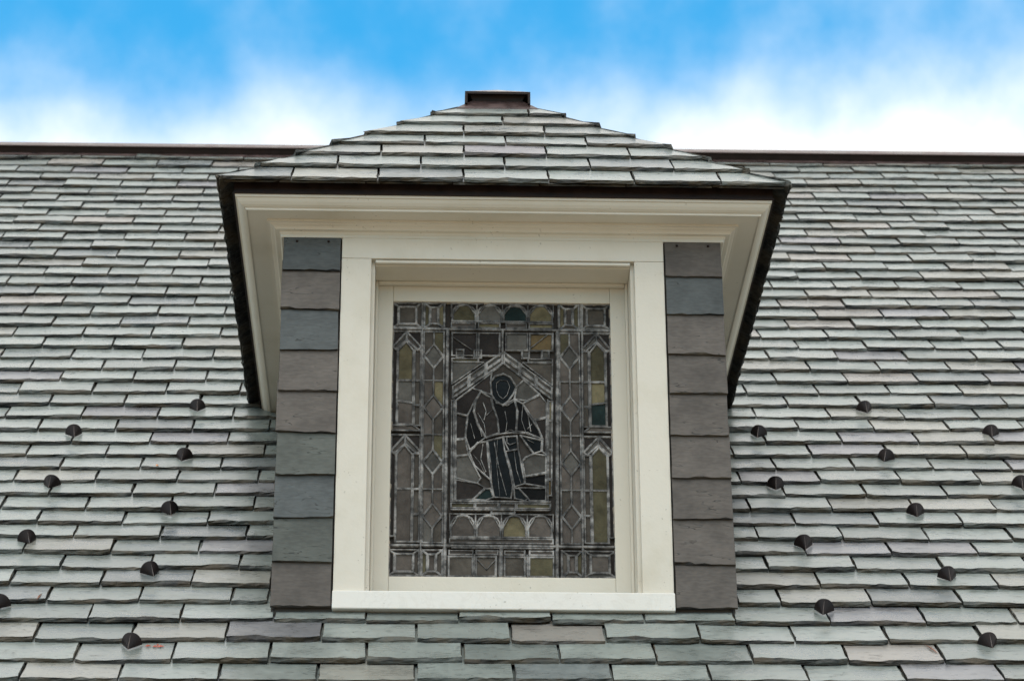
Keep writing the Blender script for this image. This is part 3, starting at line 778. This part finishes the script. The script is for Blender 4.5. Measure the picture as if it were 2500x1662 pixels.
# metal ridge cap of the dormer: flared flange, neck, lid with side skirts
ycap = 0.60
m = MB()
fz = ZE+TB*(0.60-YO)+0.008
m.v = [(-0.158, ycap-0.008, fz-0.004), (0.158, ycap-0.008, fz-0.004), (0.100, ycap+0.026, fz+0.046), (-0.100, ycap+0.026, fz+0.046), (-0.158, 3.0, fz-0.004), (0.158, 3.0, fz-0.004), (0.100, 3.0, fz+0.046), (-0.100, 3.0, fz+0.046),
       (-0.158, ycap-0.008, fz-0.010), (0.158, ycap-0.008, fz-0.010)]
m.f = [[0, 1, 2, 3], [4, 0, 3, 7], [1, 5, 6, 2], [3, 2, 6, 7], [8, 9, 1, 0]]; m.m = [0]*5
m.build('cap_flange', M_COPPER, dorm)
m = MB(); zt_ = fz+0.070
m.v = [(-0.088, ycap+0.030, fz+0.03), (0.088, ycap+0.030, fz+0.03), (0.108, ycap+0.018, zt_), (-0.108, ycap+0.018, zt_), (-0.088, 3.0, fz+0.03), (0.088, 3.0, fz+0.03), (0.108, 3.0, zt_), (-0.108, 3.0, zt_)]
m.f = [[0, 1, 2, 3], [4, 0, 3, 7], [1, 5, 6, 2]]; m.m = [0]*3
m.build('cap_neck', M_DRIP, dorm)
m = MB(); lx = 0.126; y0 = ycap-0.004; zt_ = fz+0.072
m.v = [(-lx, y0, zt_), (lx, y0, zt_), (lx, 3.0, zt_), (-lx, 3.0, zt_), (0, y0+0.062, zt_+0.044), (0, 3.0, zt_+0.044)]
m.f = [[0, 1, 4], [1, 2, 5, 4], [3, 0, 4, 5]]; m.m = [0]*3
m.build('cap_lid', M_COPPER, dorm)
m = MB()
m.box(-lx+0.0095, lx-0.0095, y0+0.0005, y0+0.006, zt_-0.010, zt_-0.001)
m.box(-lx-0.0005, -lx+0.009, y0, 3.0, zt_-0.052, zt_-0.0005); m.box(lx-0.009, lx+0.0005, y0, 3.0, zt_-0.052, zt_-0.0005)
m.build('cap_skirt', M_DRIP, dorm)

# ------------------------------------------------------------------ snow guards
def guard_meshes():
    arc = []
    for j in range(13):
        a = math.pi/2+math.pi*0.5*j/12
        arc.append((0.0325*math.cos(a), 0.004+0.041*math.sin(a)**0.9))
    top = Vector((0, -0.010, 0.045)); tip = Vector((0, -0.047, 0.002))
    m = MB()
    for s in (1, -1):
        front = []
        for j, (a, n) in enumerate(arc):
            q_ = j/12; front.append(Vector((s*a, -0.010+0.012*q_, n)))
        crease = [tip+(top-tip)*i/4 for i in range(5)]
        pts = [crease[0]]+front[::-1] ; pts = front + [tip]
        fr = [tuple(p) for p in pts]; bk = [(p.x, p.y+0.004, p.z) for p in pts]; n_ = len(fr)
        f1 = list(range(n_)); b1 = [i+n_ for i in range(n_)][::-1]
        fan = [[n_-1, i, i+1] for i in range(n_-2)]
        if s > 0: fan = [f[::-1] for f in fan]
        m.add(fr+bk, fan+[[i+n_ for i in f[::-1]] for f in fan]+[[i, (i+1) % n_, (i+1) % n_+n_, i+n_] for i in range(n_)])
    plate = m.mesh('pad')
    m = MB(); w = 0.0014
    m.add([(-w, tip.y, tip.z), (w, tip.y, tip.z), (w, top.y, top.z-.002), (-w, top.y, top.z-.002), (0, tip.y-0.0035, tip.z+.001), (0, top.y-0.0035, top.z-0.004)], [(0, 4, 5, 3), (4, 1, 2, 5), (0, 1, 4), (3, 5, 2)])
    rib = m.mesh('rib')
    m = MB(); m.box(-0.011, 0.011, -0.005, 0.13, -0.001, 0.0015); strap = m.mesh('strap')
    return plate, rib, strap
G_PL, G_RIB, G_ST = guard_meshes()
G_PL.materials.append(M_GUARD); G_RIB.materials.append(M_RIB); G_ST.materials.append(M_GUARD)
ORD = ['top', 'second from top', 'third from top', 'fourth from top', 'bottom']
def guards(u, vs, where):
    for i, (uu, v) in enumerate(vs):
        pos = ORD[i] if i < len(vs)-1 else 'lowest'
        if i == 0: pos = 'highest'
        # seat the guard on the slate under it
        kf = min(range(LAST+1), key=lambda k: abs(course(k, uu)-v) if course(k, uu) <= v-0.04 else 9)
        up = v-0.040-course(kf, uu)
        p, t, n = frame(uu, v)
        tl = TILT
        td = t*math.cos(tl)-n*math.sin(tl); nd = Vector((1, 0, 0)).cross(td)
        lift = TSL+0.0025-math.sin(tl)*(v-course(kf, uu))
        e = empty('snow_guard'); M_ = Matrix((Vector((1, 0, 0)), td, nd)).transposed().to_4x4(); M_.translation = p+n*lift
        e.matrix_world = M_ @ Matrix.Rotation(rng.gauss(0, 0.15), 4, 'Z')
        tag(e, 'dark bronze snow guard, %s in the column %s' % (pos, where), 'snow guard', 'snow guards on the slate roof')
        for nm, me in (('pad', G_PL), ('rib', G_RIB), ('strap', G_ST)): link(nm, me, e)
guards(0, [(-1.072, 2.003), (-1.072, 1.408), (-1.074, 0.818), (-1.085, 0.217), (-1.080, -0.406)], "next to the dormer's left side")
guards(0, [(-1.524, 1.675), (-1.529, 1.092), (-1.539, 0.521), (-1.536, -0.078)], 'nearest the left picture edge')
guards(0, [(1.151, 1.700), (1.139, 1.102), (1.157, 0.483), (1.142, -0.117)], "next to the dormer's right side")
guards(0, [(1.618, 2.016), (1.608, 1.426), (1.611, 0.821), (1.603, 0.182), (1.624, -0.389)], 'midway across the right slope')
guards(0, [(2.073, 1.721), (2.061, 1.129)], 'nearest the right picture edge')

# ------------------------------------------------------------------ fallen bits on the slates
def debris(name, u, v, shapes, mat, label, cat, lift=0.012):
    p, t, n = frame(u, v); m = MB()
    kf = min(range(LAST+1), key=lambda k: abs(course(k, u)-v) if course(k, u) <= v else 9)
    lift = TSL+0.004-math.sin(TILT)*(v-course(kf, u))
    for (du, dv, L_, w, ang) in shapes:
        c, s = math.cos(ang), math.sin(ang)
        prof = [(-L_/2, 0, 0.001), (-L_*0.15, -w/2, 0.003), (L_/2, 0, 0.002), (-L_*0.1, w/2, 0.005), (0, 0, 0.007)]
        vv = [(du+a*c-b*s, dv+a*s+b*c, h) for a, b, h in prof]+[(du, dv, 0.0005)]
        m.add(vv, [(0, 1, 4), (1, 2, 4), (2, 3, 4), (3, 0, 4), (1, 0, 5), (2, 1, 5), (3, 2, 5), (0, 3, 5)])
    o = m.build(name, mat); td = t*math.cos(TILT)-n*math.sin(TILT); nd = Vector((1, 0, 0)).cross(td)
    M_ = Matrix((Vector((1, 0, 0)), td, nd)).transposed().to_4x4(); M_.translation = p+n*lift; o.matrix_world = M_
    tag(o, label, cat); return o
debris('fallen_leaf', -1.005, -0.425, [(-0.022, 0.004, 0.022, 0.012, 0.2), (0.0, -0.002, 0.020, 0.014, -0.5), (0.018, 0.0, 0.024, 0.016, 0.1), (0.008, 0.012, 0.014, 0.008, 1.2)], M_LEAF, 'shrivelled red leaf beside the lowest snow guard at bottom left', 'leaf')
debris('fallen_leaf', -1.163, 1.29, [(0, 0, 0.018, 0.012, 1.1)], M_ORANGE, 'tiny orange leaf fragment caught in a joint left of the dormer', 'leaf')
debris('twig', -1.42, -0.02, [(0, 0, 0.07, 0.006, 1.45)], M_TWIG, 'thin reddish twig caught in a slate joint at lower left', 'twig', 0.010)
debris('twig', 1.435, -0.44, [(0, 0, 0.10, 0.008, 1.85)], M_TWIG, 'thin reddish twig caught in a slate joint at lower right', 'twig', 0.010)
